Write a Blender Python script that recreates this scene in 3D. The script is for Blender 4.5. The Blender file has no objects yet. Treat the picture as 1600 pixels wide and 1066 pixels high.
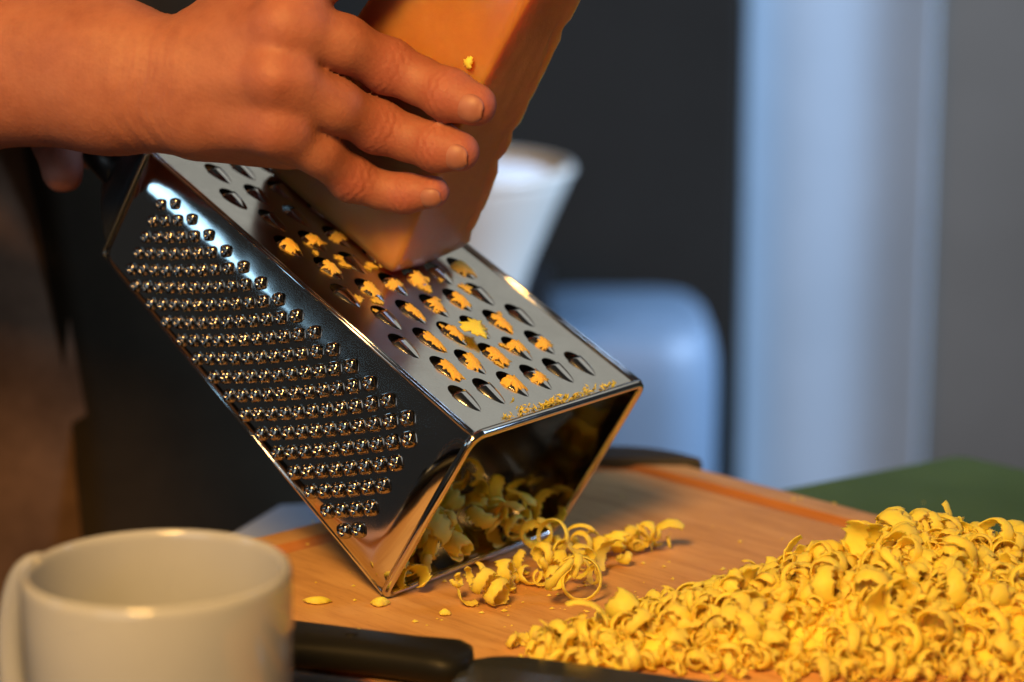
import bpy, bmesh, math, random
import numpy as np
from mathutils import Vector, Matrix, noise
from mathutils.geometry import delaunay_2d_cdt

random.seed(7); RNG = np.random.default_rng(7)
scene = bpy.context.scene
COL = scene.collection
R = math.radians
V = lambda a: Vector([float(x) for x in a])

# ------------------------------------------------------------------ camera
PITCH, CAM_H = 0.215768, 0.291459          # board top is z = 0, camera looks along +y
cam_d = bpy.data.cameras.new('camera')
cam_d.lens, cam_d.sensor_width = 85.0, 36.0
cam_d.clip_start, cam_d.clip_end = 0.05, 50
cam_d.dof.use_dof = True
cam_d.dof.focus_distance = 0.905
cam_d.dof.aperture_fstop = 5.2
cam = bpy.data.objects.new('camera', cam_d); COL.objects.link(cam)
cam.location = (0, 0, CAM_H); cam.rotation_euler = (R(90) - PITCH, 0, 0)
scene.camera = cam

# ------------------------------------------------------------------ light
world = bpy.data.worlds.new('World'); scene.world = world; world.use_nodes = True
bgn = world.node_tree.nodes['Background']
bgn.inputs['Color'].default_value = (1.0, 0.97, 0.93, 1); bgn.inputs['Strength'].default_value = 0.022

def area(name, loc, target, size, power, color, size_y=None, spread=180):
    d = bpy.data.lights.new(name, 'AREA'); d.energy = power; d.color = color
    d.shape = 'RECTANGLE'; d.size = size; d.size_y = size_y or size; d.spread = R(spread)
    o = bpy.data.objects.new(name, d); COL.objects.link(o); o.location = loc
    o.rotation_euler = (Vector(target) - Vector(loc)).to_track_quat('-Z', 'Y').to_euler()
    return o
area('warm_key_lamp', (-0.20, 0.14, 0.72), (0.02, 0.92, 0.05), 0.24, 17.5, (1.0, 0.54, 0.145))
area('back_bounce_light', (0.95, 2.75, 1.75), (0.0, 0.95, 0.05), 2.2, 6.2, (0.95, 0.95, 0.88), 1.7)  # added soft source, acts as ceiling bounce and greys the coarse face's reflection
area('side_window_light', (-1.04, 0.66, 0.38), (-0.1, 0.95, 0.14), 0.22, 0.055, (0.40, 0.72, 1.0), 0.30, 46)
area('far_daylight', (1.75, 1.30, 0.95), (0.05, 2.25, 0.05), 0.7, 24, (0.46, 0.66, 1.0), 0.7, 75)
area('front_fill_light', (-0.75, -0.75, 0.55), (-0.05, 0.9, 0.05), 1.1, 4.0, (0.78, 0.90, 1.0), 0.9)

scene.view_settings.view_transform = 'Standard'
scene.view_settings.look = 'None'
scene.view_settings.exposure = 0.0
scene.view_settings.gamma = 1.0
scene.view_settings.use_curve_mapping = False
scene.cycles.use_denoising = True
scene.cycles.max_bounces = 9
scene.cycles.diffuse_bounces = 7
scene.cycles.caustics_reflective = False
scene.cycles.caustics_refractive = False

# ------------------------------------------------------------------ helpers
def tag(o, label=None, cat=None, group=None, kind=None):
    if label: o['label'] = label
    if cat: o['category'] = cat
    if group: o['group'] = group
    if kind: o['kind'] = kind
    return o
def link(name, mesh, mat=None, parent=None):
    o = bpy.data.objects.new(name, mesh); COL.objects.link(o)
    if mat is not None and not mesh.materials: mesh.materials.append(mat)
    if parent is not None: o.parent = parent; o.matrix_parent_inverse = parent.matrix_world.inverted()
    return o
def empty(name, loc=(0, 0, 0)):
    o = bpy.data.objects.new(name, None); COL.objects.link(o); o.location = loc
    o.empty_display_size = 0.02; o.matrix_world = Matrix.Translation(Vector(loc))
    return o
def pymesh(name, verts, faces, smooth=True):
    m = bpy.data.meshes.new(name); m.from_pydata([tuple(map(float, v)) for v in verts], [], [tuple(int(i) for i in f) for f in faces])
    m.update()
    if smooth: m.polygons.foreach_set('use_smooth', [True] * len(m.polygons))
    return m
def bm_mesh(name, bm, smooth=True):
    bmesh.ops.recalc_face_normals(bm, faces=bm.faces[:])
    m = bpy.data.meshes.new(name); bm.to_mesh(m); bm.free()
    if smooth: m.polygons.foreach_set('use_smooth', [True] * len(m.polygons))
    return m
def tube(path, rad, n=10, closed=False):
    P = [Vector(p) for p in path]; N = len(P); vs = []; fs = []
    rr = rad if hasattr(rad, '__len__') else [rad] * N
    prev = None
    for i in range(N):
        a = P[(i - 1) % N] if (closed or i > 0) else P[i]
        b = P[(i + 1) % N] if (closed or i < N - 1) else P[i]
        t = (b - a).normalized()
        if prev is None:
            ref = Vector((0, 0, 1)) if abs(t.z) < .9 else Vector((1, 0, 0)); x = t.cross(ref).normalized()
        else:
            x = (prev - t * prev.dot(t)).normalized()
        prev = x; y = t.cross(x)
        for k in range(n):
            q = 2 * math.pi * k / n; vs.append(P[i] + (x * math.cos(q) + y * math.sin(q)) * rr[i])
    for i in range(N if closed else N - 1):
        j = (i + 1) % N
        for k in range(n):
            k2 = (k + 1) % n; fs.append((i * n + k, i * n + k2, j * n + k2, j * n + k))
    if not closed:
        fs.append(tuple(range(n))[::-1]); fs.append(tuple((N - 1) * n + k for k in range(n)))
    return vs, fs
def lathe(profile, n=72):
    vs = []; fs = []
    for r, z in profile:
        for k in range(n):
            q = 2 * math.pi * k / n; vs.append((r * math.cos(q), r * math.sin(q), z))
    for i in range(len(profile) - 1):
        for k in range(n):
            k2 = (k + 1) % n; fs.append((i * n + k, i * n + k2, (i + 1) * n + k2, (i + 1) * n + k))
    return vs, fs
def rrect(hx, hy, r, seg=8):
    pts = []
    for cx, cy, a0 in ((hx - r, hy - r, 0), (-hx + r, hy - r, 90), (-hx + r, -hy + r, 180), (hx - r, -hy + r, 270)):
        for k in range(seg + 1):
            a = R(a0 + 90 * k / seg); pts.append((cx + r * math.cos(a), cy + r * math.sin(a)))
    return pts
def loft(rings, cap0=True, cap1=True):
    n = len(rings[0]); vs = [p for r in rings for p in r]; fs = []
    for i in range(len(rings) - 1):
        for k in range(n):
            k2 = (k + 1) % n; fs.append((i * n + k, i * n + k2, (i + 1) * n + k2, (i + 1) * n + k))
    if cap0: fs.append(tuple(range(n))[::-1])
    if cap1: fs.append(tuple((len(rings) - 1) * n + k for k in range(n)))
    return vs, fs
# pixel of the photograph -> ray, used to measure real positions
FPX = 3778.0
def at(px, py, depth):
    c, s = math.cos(PITCH), math.sin(PITCH)
    x = (px - 800) / FPX; y = (533 - py) / FPX
    return np.array([x * depth, (c + y * s) * depth, CAM_H + (-s + y * c) * depth])
def on_z(px, py, z=0.0):
    d = at(px, py, 1.0) - np.array([0, 0, CAM_H]); t = (z - CAM_H) / d[2]
    return np.array([0, 0, CAM_H]) + d * t
def px_depth(P):
    c, s = math.cos(PITCH), math.sin(PITCH); return P[1] * c - (P[2] - CAM_H) * s
def to_px(P):
    c, s = math.cos(PITCH), math.sin(PITCH); f = px_depth(P); up = P[1] * s + (P[2] - CAM_H) * c
    return 800 + FPX * P[0] / f, 533 - FPX * up / f

# ------------------------------------------------------------------ materials
def mat(name, base=(.8, .8, .8), rough=.5, metal=0.0, **kw):
    m = bpy.data.materials.new(name); m.use_nodes = True
    b = m.node_tree.nodes['Principled BSDF']
    b.inputs['Base Color'].default_value = (*base, 1); b.inputs['Roughness'].default_value = rough
    b.inputs['Metallic'].default_value = metal
    for k, v in kw.items(): b.inputs[k.replace('_', ' ')].default_value = v
    return m
def N(m, typ, **kw):
    n = m.node_tree.nodes.new(typ)
    for k, v in kw.items():
        if k in n.inputs: n.inputs[k].default_value = v
        else: setattr(n, k, v)
    return n
def L(m, a, b): m.node_tree.links.new(a, b)
def bsdf(m): return m.node_tree.nodes['Principled BSDF']
def coords(m, scale=(1, 1, 1), rot=(0, 0, 0), kind='Object'):
    tc = N(m, 'ShaderNodeTexCoord'); mp = N(m, 'ShaderNodeMapping')
    mp.inputs['Scale'].default_value = scale; mp.inputs['Rotation'].default_value = rot
    L(m, tc.outputs[kind], mp.inputs['Vector']); return mp.outputs['Vector']
def ramp(m, fac, stops):
    r = N(m, 'ShaderNodeValToRGB'); e = r.color_ramp.elements
    while len(e) < len(stops): e.new(0.5)
    for k, (p, c) in enumerate(stops): e[k].position = p; e[k].color = (*c, 1) if len(c) == 3 else c
    L(m, fac, r.inputs['Fac']); return r.outputs['Color']
def noise_tex(m, vec, scale, detail=4, rough=.55, dist=0.0):
    n = N(m, 'ShaderNodeTexNoise', Scale=scale, Detail=detail, Roughness=rough, Distortion=dist)
    L(m, vec, n.inputs['Vector']); return n.outputs['Fac']
def bump(m, h, strength, dist):
    b = N(m, 'ShaderNodeBump', Strength=strength, Distance=dist); L(m, h, b.inputs['Height'])
    L(m, b.outputs['Normal'], bsdf(m).inputs['Normal']); return b
def vary_rough(m, fac, lo, hi):
    r = N(m, 'ShaderNodeMapRange'); r.inputs['To Min'].default_value = lo; r.inputs['To Max'].default_value = hi
    L(m, fac, r.inputs['Value']); L(m, r.outputs['Result'], bsdf(m).inputs['Roughness'])

M = {}
m = M['steel'] = mat('polished_steel', (.62, .60, .57), .1, 1.0)
v = coords(m); f = noise_tex(m, v, 60, 5); vary_rough(m, f, .05, .16)
bump(m, noise_tex(m, v, 35, 2), .12, .002)
m = M['steel_satin'] = mat('satin_steel', (.60, .59, .55), .25, 1.0)
v = coords(m); f = noise_tex(m, v, 38, 6, .7, 1.2); vary_rough(m, f, .06, .30)
vs_ = coords(m, (30, 900, 900), (0, 0, R(-39))); bump(m, noise_tex(m, vs_, 1.0, 3), .05, .0006)
m = M['spike_steel'] = mat('punched_steel', (.33, .30, .27), .1, 1.0)
v = coords(m); vary_rough(m, noise_tex(m, v, 300, 4), .07, .17)
m = M['black_plastic'] = mat('black_plastic', (.016, .017, .019), .28)
v = coords(m); vary_rough(m, noise_tex(m, v, 80, 4), .22, .42)
m = M['black_gloss'] = mat('black_handle_plastic', (.008, .0085, .009), .2, Specular_IOR_Level=.14)
v = coords(m); vary_rough(m, noise_tex(m, v, 40, 4), .36, .55)
m = M['dark_blade'] = mat('dark_reflection_steel', (.22, .24, .25), .16, .9)  # mirror steel; its dark reflections are put into the base colour
v = coords(m); vary_rough(m, noise_tex(m, v, 50, 4), .12, .26)
m = M['rubber'] = mat('black_rubber', (.02, .02, .021), .6)
v = coords(m); bump(m, noise_tex(m, v, 300, 3), .2, .001)

m = M['wood'] = mat('beech_board', (.55, .3, .15), .5)
v = coords(m, (3.0, 26, 8)); n1 = noise_tex(m, v, 6, 6, .6, .6)
v2 = coords(m, (1, 1, 1)); n2 = noise_tex(m, v2, 14, 4)
c1 = ramp(m, n1, [(.25, (.46, .245, .09)), (.5, (.62, .35, .14)), (.75, (.70, .43, .19))])
c2 = ramp(m, n2, [(.3, (.80, .76, .72)), (.7, (1, 1, 1))])
mx = N(m, 'ShaderNodeMix', data_type='RGBA', blend_type='MULTIPLY'); mx.inputs[0].default_value = 1
L(m, c1, mx.inputs[6]); L(m, c2, mx.inputs[7])
v3 = coords(m, (14, 120, 60)); fl = noise_tex(m, v3, 10, 3, .7)
c3 = ramp(m, fl, [(.30, (.72, .66, .6)), (.42, (1, 1, 1))])
mx2 = N(m, 'ShaderNodeMix', data_type='RGBA', blend_type='MULTIPLY'); mx2.inputs[0].default_value = .7
L(m, mx.outputs[2], mx2.inputs[6]); L(m, c3, mx2.inputs[7]); L(m, mx2.outputs[2], bsdf(m).inputs['Base Color'])
vk = coords(m, (5, 330, 1), (0, 0, R(38))); kf = noise_tex(m, vk, 3, 2, .5); ck_ = ramp(m, kf, [(.27, (.62, .55, .5)), (.31, (1, 1, 1))])
vk2 = coords(m, (4, 260, 1), (0, 0, R(-24))); kf2 = noise_tex(m, vk2, 3, 2, .5); ck2 = ramp(m, kf2, [(.26, (.66, .6, .54)), (.30, (1, 1, 1))])
m3 = N(m, 'ShaderNodeMix', data_type='RGBA', blend_type='MULTIPLY'); m3.inputs[0].default_value = .6; L(m, ck_, m3.inputs[6]); L(m, ck2, m3.inputs[7])
m4 = N(m, 'ShaderNodeMix', data_type='RGBA', blend_type='MULTIPLY'); m4.inputs[0].default_value = .55; L(m, mx2.outputs[2], m4.inputs[6]); L(m, m3.outputs[2], m4.inputs[7]); L(m, m4.outputs[2], bsdf(m).inputs['Base Color'])
vary_rough(m, n2, .38, .62); bump(m, fl, .18, .0006)

M['groove_wood'] = mat('darker_groove_wood', (.42, .17, .05), .5)  # groove faces get a darker orange than the rest of the board
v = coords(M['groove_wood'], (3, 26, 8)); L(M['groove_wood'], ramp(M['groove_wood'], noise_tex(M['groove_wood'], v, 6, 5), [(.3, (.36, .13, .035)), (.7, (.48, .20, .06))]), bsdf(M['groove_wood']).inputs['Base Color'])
def cheese_mat(name, base, base2, sss, scale, rough):
    m = mat(name, base, rough, Subsurface_Weight=sss, Subsurface_Scale=scale)
    bsdf(m).inputs['Subsurface Radius'].default_value = (1.0, .55, .12)
    v = coords(m); n = noise_tex(m, v, 90, 4)
    L(m, ramp(m, n, [(.3, base2), (.7, base)]), bsdf(m).inputs['Base Color'])
    n2 = noise_tex(m, v, 420, 4); bump(m, n2, .22, .0008); vary_rough(m, n, rough - .08, rough + .1)
    tr = N(m, 'ShaderNodeBsdfTranslucent'); tr.inputs['Color'].default_value = (.95, .62, .06, 1)      # thin curls let light through
    ms = N(m, 'ShaderNodeMixShader'); ms.inputs[0].default_value = .10
    out = [q for q in m.node_tree.nodes if q.type == 'OUTPUT_MATERIAL'][0]
    L(m, bsdf(m).outputs[0], ms.inputs[1]); L(m, tr.outputs[0], ms.inputs[2]); L(m, ms.outputs[0], out.inputs['Surface'])
    return m
M['shaving'] = cheese_mat('cheese_shaving', (.985, .80, .12), (.98, .725, .09), .6, .007, .62)
M['scrap'] = cheese_mat('cheese_scrap', (.86, .52, .09), (.80, .43, .06), .4, .004, .6)
bump(M['scrap'], noise_tex(M['scrap'], coords(M['scrap']), 700, 5), .6, .0012)
m = M['block'] = mat('cheese_block', (.8, .4, .08), .38, Subsurface_Weight=1.0, Subsurface_Scale=.030, Coat_Weight=.12, Coat_Roughness=.25)
bsdf(m).inputs['Subsurface Radius'].default_value = (1.0, .48, .08)
v = coords(m); n = noise_tex(m, v, 28, 5, .6, .4)
L(m, ramp(m, n, [(.3, (.40, .145, .045)), (.55, (.47, .19, .055)), (.72, (.52, .23, .075)), (.80, (.66, .40, .19))]), bsdf(m).inputs['Base Color'])
nb = noise_tex(m, v, 130, 6, .62); bump(m, nb, .35, .0012); vary_rough(m, n, .28, .5)

m = M['skin'] = mat('skin', (.6, .32, .2), .45, Subsurface_Weight=.22, Subsurface_Scale=.006)
bsdf(m).inputs['Subsurface Radius'].default_value = (1.0, .35, .18)
v = coords(m); n = noise_tex(m, v, 45, 5, .6); n2 = noise_tex(m, v, 260, 3)
c0 = ramp(m, n, [(.3, (.262, .088, .057)), (.5, (.305, .112, .073)), (.72, (.335, .132, .088))])
n3 = noise_tex(m, v, 150, 4, .65); c1 = ramp(m, n3, [(.30, (.86, .80, .80)), (.62, (1.03, 1.02, 1.0))])
mx = N(m, 'ShaderNodeMix', data_type='RGBA', blend_type='MULTIPLY'); mx.inputs[0].default_value = .8; L(m, c0, mx.inputs[6]); L(m, c1, mx.inputs[7])
fa_ = N(m, 'ShaderNodeAttribute', attribute_name='flush'); mq = N(m, 'ShaderNodeMix', data_type='RGBA'); mq.inputs[7].default_value = (.315, .078, .06, 1)
L(m, fa_.outputs['Fac'], mq.inputs[0]); L(m, mx.outputs[2], mq.inputs[6]); L(m, mq.outputs[2], bsdf(m).inputs['Base Color'])
vo = N(m, 'ShaderNodeTexVoronoi', Scale=620.0); L(m, v, vo.inputs['Vector'])
vl = coords(m, (900, 260, 260)); nl = noise_tex(m, vl, 1.0, 3, .6)
ad = N(m, 'ShaderNodeMath', operation='ADD'); L(m, nl, ad.inputs[0]); L(m, vo.outputs['Distance'], ad.inputs[1])
bump(m, ad.outputs[0], .22, .0004); vary_rough(m, n2, .56, .72)
m = M['nail'] = mat('fingernail', (.5, .25, .2), .52)
v = coords(m); L(m, ramp(m, noise_tex(m, v, 200, 3), [(.3, (.29, .115, .09)), (.7, (.33, .14, .11))]), bsdf(m).inputs['Base Color'])

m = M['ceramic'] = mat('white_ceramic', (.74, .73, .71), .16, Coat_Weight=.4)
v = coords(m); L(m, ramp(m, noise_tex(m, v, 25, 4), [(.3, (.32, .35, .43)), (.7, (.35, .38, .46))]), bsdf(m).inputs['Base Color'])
M['white_glaze'] = mat('white_bowl_glaze', (.6, .57, .5), .25)
v = coords(M['white_glaze']); L(M['white_glaze'], ramp(M['white_glaze'], noise_tex(M['white_glaze'], v, 12, 4), [(.3, (.56, .53, .45)), (.7, (.62, .59, .51))]), bsdf(M['white_glaze']).inputs['Base Color'])
def cloth_mat(name, a, b, scale=30, wscale=700, rough=.9):
    m = mat(name, a, rough); v = coords(m); n = noise_tex(m, v, scale, 5, .6)
    L(m, ramp(m, n, [(.3, a), (.7, b)]), bsdf(m).inputs['Base Color'])
    bump(m, noise_tex(m, v, wscale, 2), .3, .001); return m
M['shirt'] = cloth_mat('brown_grey_shirt', (.06, .032, .017), (.13, .072, .04), 22)
M['pot_black'] = cloth_mat('matt_black_pot', (.006, .006, .006), (.010, .010, .010), 30, 300, .7)
M['trousers'] = cloth_mat('black_apron_cloth', (.0165, .0115, .0062), (.025, .0175, .0095), 20)
M['curtain'] = cloth_mat('pale_blue_cloth', (.42, .50, .55), (.48, .56, .61), 5)
M['table'] = cloth_mat('pale_table_top', (.28, .33, .40), (.34, .39, .46), 8, 200, .5)
M['wall'] = cloth_mat('grey_wall', (.15, .13, .10), (.19, .165, .13), 3, 60)
M['cabinet'] = cloth_mat('black_cabinet_paint', (.016, .0148, .0122), (.021, .0195, .0162), 4, 60, .6)
for q_ in ('cabinet', 'trousers', 'shirt'): bsdf(M[q_]).inputs['Specular IOR Level'].default_value = .06
M['bin'] = cloth_mat('pale_blue_plastic', (.13, .195, .26), (.155, .22, .29), 4, 80, .5)
M['green'] = cloth_mat('green_mat', (.034, .082, .018), (.055, .115, .030), 18, 300, .55)

# ------------------------------------------------------------------ setting
# table
TZ = -0.026
g = [(-.17, .60), (.95, .60), (.95, .82), (.13, 1.105), (.05, 1.125), (-.110, 1.092), (-.195, .86)]
gi = [(-.168, .602), (.948, .602), (.948, .818), (.1295, 1.1025), (.0498, 1.1225), (-.1085, 1.0895), (-.193, .8605)]
rings = [[(x, y, TZ - .03) for x, y in g], [(x, y, TZ - .002) for x, y in g], [(x, y, TZ) for x, y in gi]]
vs, fs = loft(rings)
t = link('table', pymesh('table', vs, fs, False), M['table'])
tag(t, 'pale table top under the cutting board and the mug', 'table')
wl = link('wall', pymesh('wall', [(-2.5, 2.95, -1), (3.5, 2.95, -1), (3.5, 2.95, 2.2), (-2.5, 2.95, 2.2), (-2.5, 3.05, -1), (3.5, 3.05, -1), (3.5, 3.05, 2.2), (-2.5, 3.05, 2.2)],
     [(0, 1, 2, 3), (7, 6, 5, 4), (0, 3, 7, 4), (1, 5, 6, 2), (3, 2, 6, 7), (0, 4, 5, 1)], False), M['wall'])
tag(wl, kind='structure')
fl_ = link('floor', pymesh('floor', [(-2.5, -.5, -1.0), (3.5, -.5, -1.0), (3.5, 2.95, -1.0), (-2.5, 2.95, -1.0)], [(0, 1, 2, 3)], False), M['cabinet'])
tag(fl_, kind='structure')

def rbox(lo, hi, r=.02, seg=3):
    bm = bmesh.new(); bmesh.ops.create_cube(bm, size=1)
    for vv in bm.verts: vv.co = Vector([(lo[i] + hi[i]) / 2 + vv.co[i] * (hi[i] - lo[i]) for i in range(3)])
    bmesh.ops.bevel(bm, geom=bm.edges[:], offset=r, segments=seg, affect='EDGES', profile=.5)
    return bm
# tall black cabinet behind everything
cab = empty('cabinet', (-.3, 2.5, -1))
x0 = at(-700, 0, 2.4)[0]; x1 = at(1166, 0, 2.4)[0]
link('carcass', bm_mesh('carcass', rbox((x0, 2.42, -1), (x1, 2.9, 1.4), .01, 2), False), M['cabinet'], cab)
nd = 4; wdt = (x1 - x0) / nd
for k in range(nd):
    d = link('door', bm_mesh('door', rbox((x0 + k * wdt + .004, 2.395, -.9), (x0 + (k + 1) * wdt - .004, 2.418, 1.38), .006, 2), False), M['cabinet'], cab)
    hx_ = x0 + k * wdt + (.05 if k % 2 else wdt - .05)
    vs, fs = tube([(hx_, 2.394, .5), (hx_, 2.37, .5), (hx_, 2.37, .7), (hx_, 2.394, .7)], .006, 8)
    h_ = link('handle', pymesh('handle', vs, fs), M['black_plastic'], cab)
tag(cab, 'tall black cabinet filling the dark middle of the background', 'cabinet')
# pale blue bin in front of the cabinet
bd = 2.3
bx0 = at(800, 0, bd)[0]; bx1 = at(1112, 0, bd)[0]; bz = at(900, 478, bd)[2]
byc = 2.24
bw = (bx1 - bx0) / 2; bc = (bx0 + bx1) / 2; rings = []
for z, s_, r_ in ((-1.0, .93, .05), (-.99, .95, .055), (bz - .06, 1.0, .06), (bz - .03, .985, .06), (bz - .010, .94, .06), (bz, .82, .05)):
    rings.append([(bc + x * s_, byc + y * s_, z) for x, y in rrect(bw, .12, r_, 6)])
vs, fs = loft(rings)
b = link('storage_bin', pymesh('storage_bin', vs, fs), M['bin'])
tag(b, 'blurred pale blue rounded bin standing behind the grater', 'bin')
# dark counter carrying the white bowl
kx1 = at(866, 0, 1.85)[0]; kz = at(800, 520, 1.85)[2]
ctr = empty('counter', (kx1 - .4, 1.98, -1))
link('base', bm_mesh('base', rbox((kx1 - .8, 1.80, -1), (kx1 - .02, 2.08, kz - .025), .008, 2), False), M['cabinet'], ctr)
link('worktop', bm_mesh('worktop', rbox((kx1 - .82, 1.65, kz - .022), (kx1, 2.10, kz), .004, 2), False), M['black_plastic'], ctr)
tag(ctr, 'black counter unit under the blurred white bowl', 'counter')
rb = (at(893, 285, 1.85)[0] - at(690, 285, 1.85)[0]); bt = at(700, 262, 1.85)[2]; hb = bt - kz
prof = [(0, 0.003), (rb * .45, .003), (rb * .48, 0), (rb * .5, 0), (rb * .58, hb * .12), (rb * .70, hb * .42), (rb * .86, hb * .72), (rb * .97, hb * .92), (rb, hb), (rb * .97, hb), (rb * .92, hb * .88), (rb * .8, hb * .68), (rb * .62, hb * .3), (rb * .4, hb * .12), (0, hb * .09)]
vs, fs = lathe(prof); cb = at(690, 285, 1.85)
o = empty('bowl', (cb[0], cb[1], kz))
bo = link('body', pymesh('bowl_body', vs, fs), M['white_glaze'], o); bo.matrix_parent_inverse = Matrix()
vs, fs = tube([(rb * .985 * math.cos(q / 32 * math.pi), rb * .985 * math.sin(q / 32 * math.pi), hb) for q in range(64)], .004, 8, True)
bo = link('rim', pymesh('bowl_rim', vs, fs), M['white_glaze'], o); bo.matrix_parent_inverse = Matrix()
tag(o, 'blurred white bowl behind the cheese block', 'bowl')
vs, fs = lathe([(0, hb * .985), (rb * .5, hb * .98), (rb * .85, hb * .96), (rb * .945, hb * .93), (rb * .90, hb * .86), (0, hb * .8)], 48)
M['brightener'] = mat('white_brightener', (.86, .86, .84), .9); fo = link('brightener', pymesh('brightener', vs, fs), M['brightener']); fo.location = (cb[0], cb[1], kz)  # made-up white filling, added so the bowl's opening catches light
tag(fo, 'added white filling that brightens the blurred bowl', 'brightener')
# pale blue curtain by the wall
cx0 = at(1168, 0, 2.86)[0]; cx1 = at(1450, 0, 2.86)[0]; cz0 = -.98
def sheet(name, xa, xb, y, za, zb, amp, waves, ph, mt, thick=.004):
    nx, nz = 60, 8; vs = []; fs = []
    for i in range(nx + 1):
        for j in range(nz + 1):
            a = i / nx
            yy = y - .045 * max(0, (a - .35) / .65) ** 2 * (amp < .005) + amp * math.sin(a * waves * 2 * math.pi + ph) + .4 * amp * math.sin(a * waves * 4.7 + 1.3 + ph)
            vs.append((xa + (xb - xa) * a, yy, za + (zb - za) * j / nz))
    for i in range(nx):
        for j in range(nz):
            a = i * (nz + 1) + j; fs.append((a, a + nz + 1, a + nz + 2, a + 1))
    me = pymesh(name, vs, fs); o = link(name, me, mt); md = o.modifiers.new('t', 'SOLIDIFY'); md.thickness = thick; return o
o = sheet('curtain', cx0, cx1, 2.87, cz0, 1.6, .0024, 1.7, .6, M['curtain'])
tag(o, 'blurred pale blue curtain hanging beside the black cabinet', 'curtain')
# green mat behind the board
q0 = on_z(1225, 765, TZ + .007); q1 = on_z(1500, 712, TZ + .007); q2 = on_z(1700, 757, TZ + .007)
e_a = (q0 - q1); e_a /= np.linalg.norm(e_a); e_b = (q2 - q1); e_b /= np.linalg.norm(e_b)
P_ = [q1, q1 + e_a * .30, q1 + e_a * .30 + e_b * .26, q1 + e_b * .26]
bm = bmesh.new(); top = [bm.verts.new(V(p)) for p in P_]; ff = bm.faces.new(top)
ex = bmesh.ops.extrude_face_region(bm, geom=[ff]); bmesh.ops.translate(bm, verts=[g for g in ex['geom'] if isinstance(g, bmesh.types.BMVert)], vec=(0, 0, -.0068))
bmesh.ops.bevel(bm, geom=[e for e in bm.edges if abs(e.verts[0].co.z - e.verts[1].co.z) > .004], offset=.006, segments=4, affect='EDGES', profile=.5)
o = link('chopping_mat', bm_mesh('chopping_mat', bm, False), M['green'])
tag(o, 'green chopping mat lying behind the wooden board', 'mat')

# ------------------------------------------------------------------ cutting board
BC = np.array([.048, 1.1015, 0]); b_r = np.array([.690, -.724, 0]); b_l = np.array([-.724, -.690, 0])
BW, BL = .315, .46            # toward the left, toward the right front
bcen = BC + b_r * BL / 2 + b_l * BW / 2
byaw = math.atan2(b_r[1], b_r[0])
board = empty('cutting_board', (bcen[0], bcen[1], TZ)); board.rotation_euler = (0, 0, byaw)
rings = []
for ins, z in ((.002, -.0255), (0, -.0235), (0, -.003), (.0009, -.0009), (.003, 0), (.0165, 0), (.0178, -.0012), (.0200, -.0024), (.0222, -.0028), (.0244, -.0024), (.0266, -.0012), (.028, 0)):
    rings.append([(x, y, z - TZ) for x, y in rrect(BL / 2 - ins, BW / 2 - ins, max(.042 - ins, .01), 10)])
vs, fs = loft(rings)
o = link('plate', pymesh('board_plate', vs, fs), M['wood'], board); o.matrix_parent_inverse = Matrix()
md = o.modifiers.new('e', 'EDGE_SPLIT'); md.split_angle = R(40)
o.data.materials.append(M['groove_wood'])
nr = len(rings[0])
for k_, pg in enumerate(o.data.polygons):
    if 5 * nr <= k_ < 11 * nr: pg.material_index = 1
# black rubber corner
pts = [p for p in rrect(BL / 2 + .0025, BW / 2 + .0025, .044, 14)]
cc = pts[15:30]      # back-left corner arc (-x, +y local)
arc = [pts[i] for i in range(len(pts)) if pts[i][0] < -BL / 2 + .05 and pts[i][1] > BW / 2 - .05]
arc.sort(key=lambda p: math.atan2(p[1] - (BW / 2 - .044), p[0] - (-BL / 2 + .044)) % (2 * math.pi))
a0 = (arc[0][0] + .012, arc[0][1]); a1 = (arc[-1][0], arc[-1][1] - .012)
poly = [a0] + arc + [a1]
rings = [[(x, y, z - TZ) for x, y in poly] for z in (-.0262, .001)] 
mid = np.mean(np.array(poly), 0)
rings.append([(mid[0] + (x - mid[0]) * .97, mid[1] + (y - mid[1]) * .97, .0034 - TZ) for x, y in poly])
vs, fs = loft(rings)
o = link('corner_grip', pymesh('corner_grip', vs, fs, False), M['rubber'], board); o.matrix_parent_inverse = Matrix()
tag(board, 'wooden cutting board with a juice groove and black corner grip', 'cutting board')

# ------------------------------------------------------------------ grater
yaw, th, GW, GD, GL, tw, td = 0.9124594, 0.56463744, 0.10649128, 0.08089655, 0.18819624, 0.92773888, 0.64838101
C_ = np.array([-0.04869947, 0.8737184, 0.0022])
gu = np.array([math.cos(yaw), math.sin(yaw), 0]); bk = np.array([-math.sin(yaw), math.cos(yaw), 0]); zz = np.array([0, 0, 1.])
gv = -bk * math.sin(th) + zz * math.cos(th); gn = bk * math.cos(th) + zz * math.sin(th)
A_ = C_ + gv * GD; B_ = A_ + gu * GW; D_ = C_ + gu * GW
cen = C_ + gu * GW / 2 + gv * GD / 2 + gn * GL
tA = cen - gu * GW * tw / 2 + gv * GD * td / 2; tC = tA - gv * GD * td; tB = tA + gu * GW * tw; tD = tC + gu * GW * tw
grater = empty('box_grater', C_)
tag(grater, 'steel box grater tilted on the cutting board', 'grater')
def bil(t, s, a, b, c, d): return (1 - s) * ((1 - t) * a + t * b) + s * ((1 - t) * c + t * d)
def nrm(x): return x / np.linalg.norm(x)
TH = .0006
N_f = -nrm(np.cross(C_ - A_, tA - A_))          # fine panel, outward (towards the camera)
if N_f @ gu > 0: N_f = -N_f
N_c = nrm(np.cross(B_ - A_, tA - A_));  N_c = N_c if N_c @ gv > 0 else -N_c
def emb(t, s, d):
    def e(x, w): return 1 - max(0.0, 1 - min(x, 1 - x) / w) ** 2.2
    return d * (1 - max(0.0, 1 - t / .30) ** 2.0) * e(max(t, .5), .13) * e(s, .05)
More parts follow.
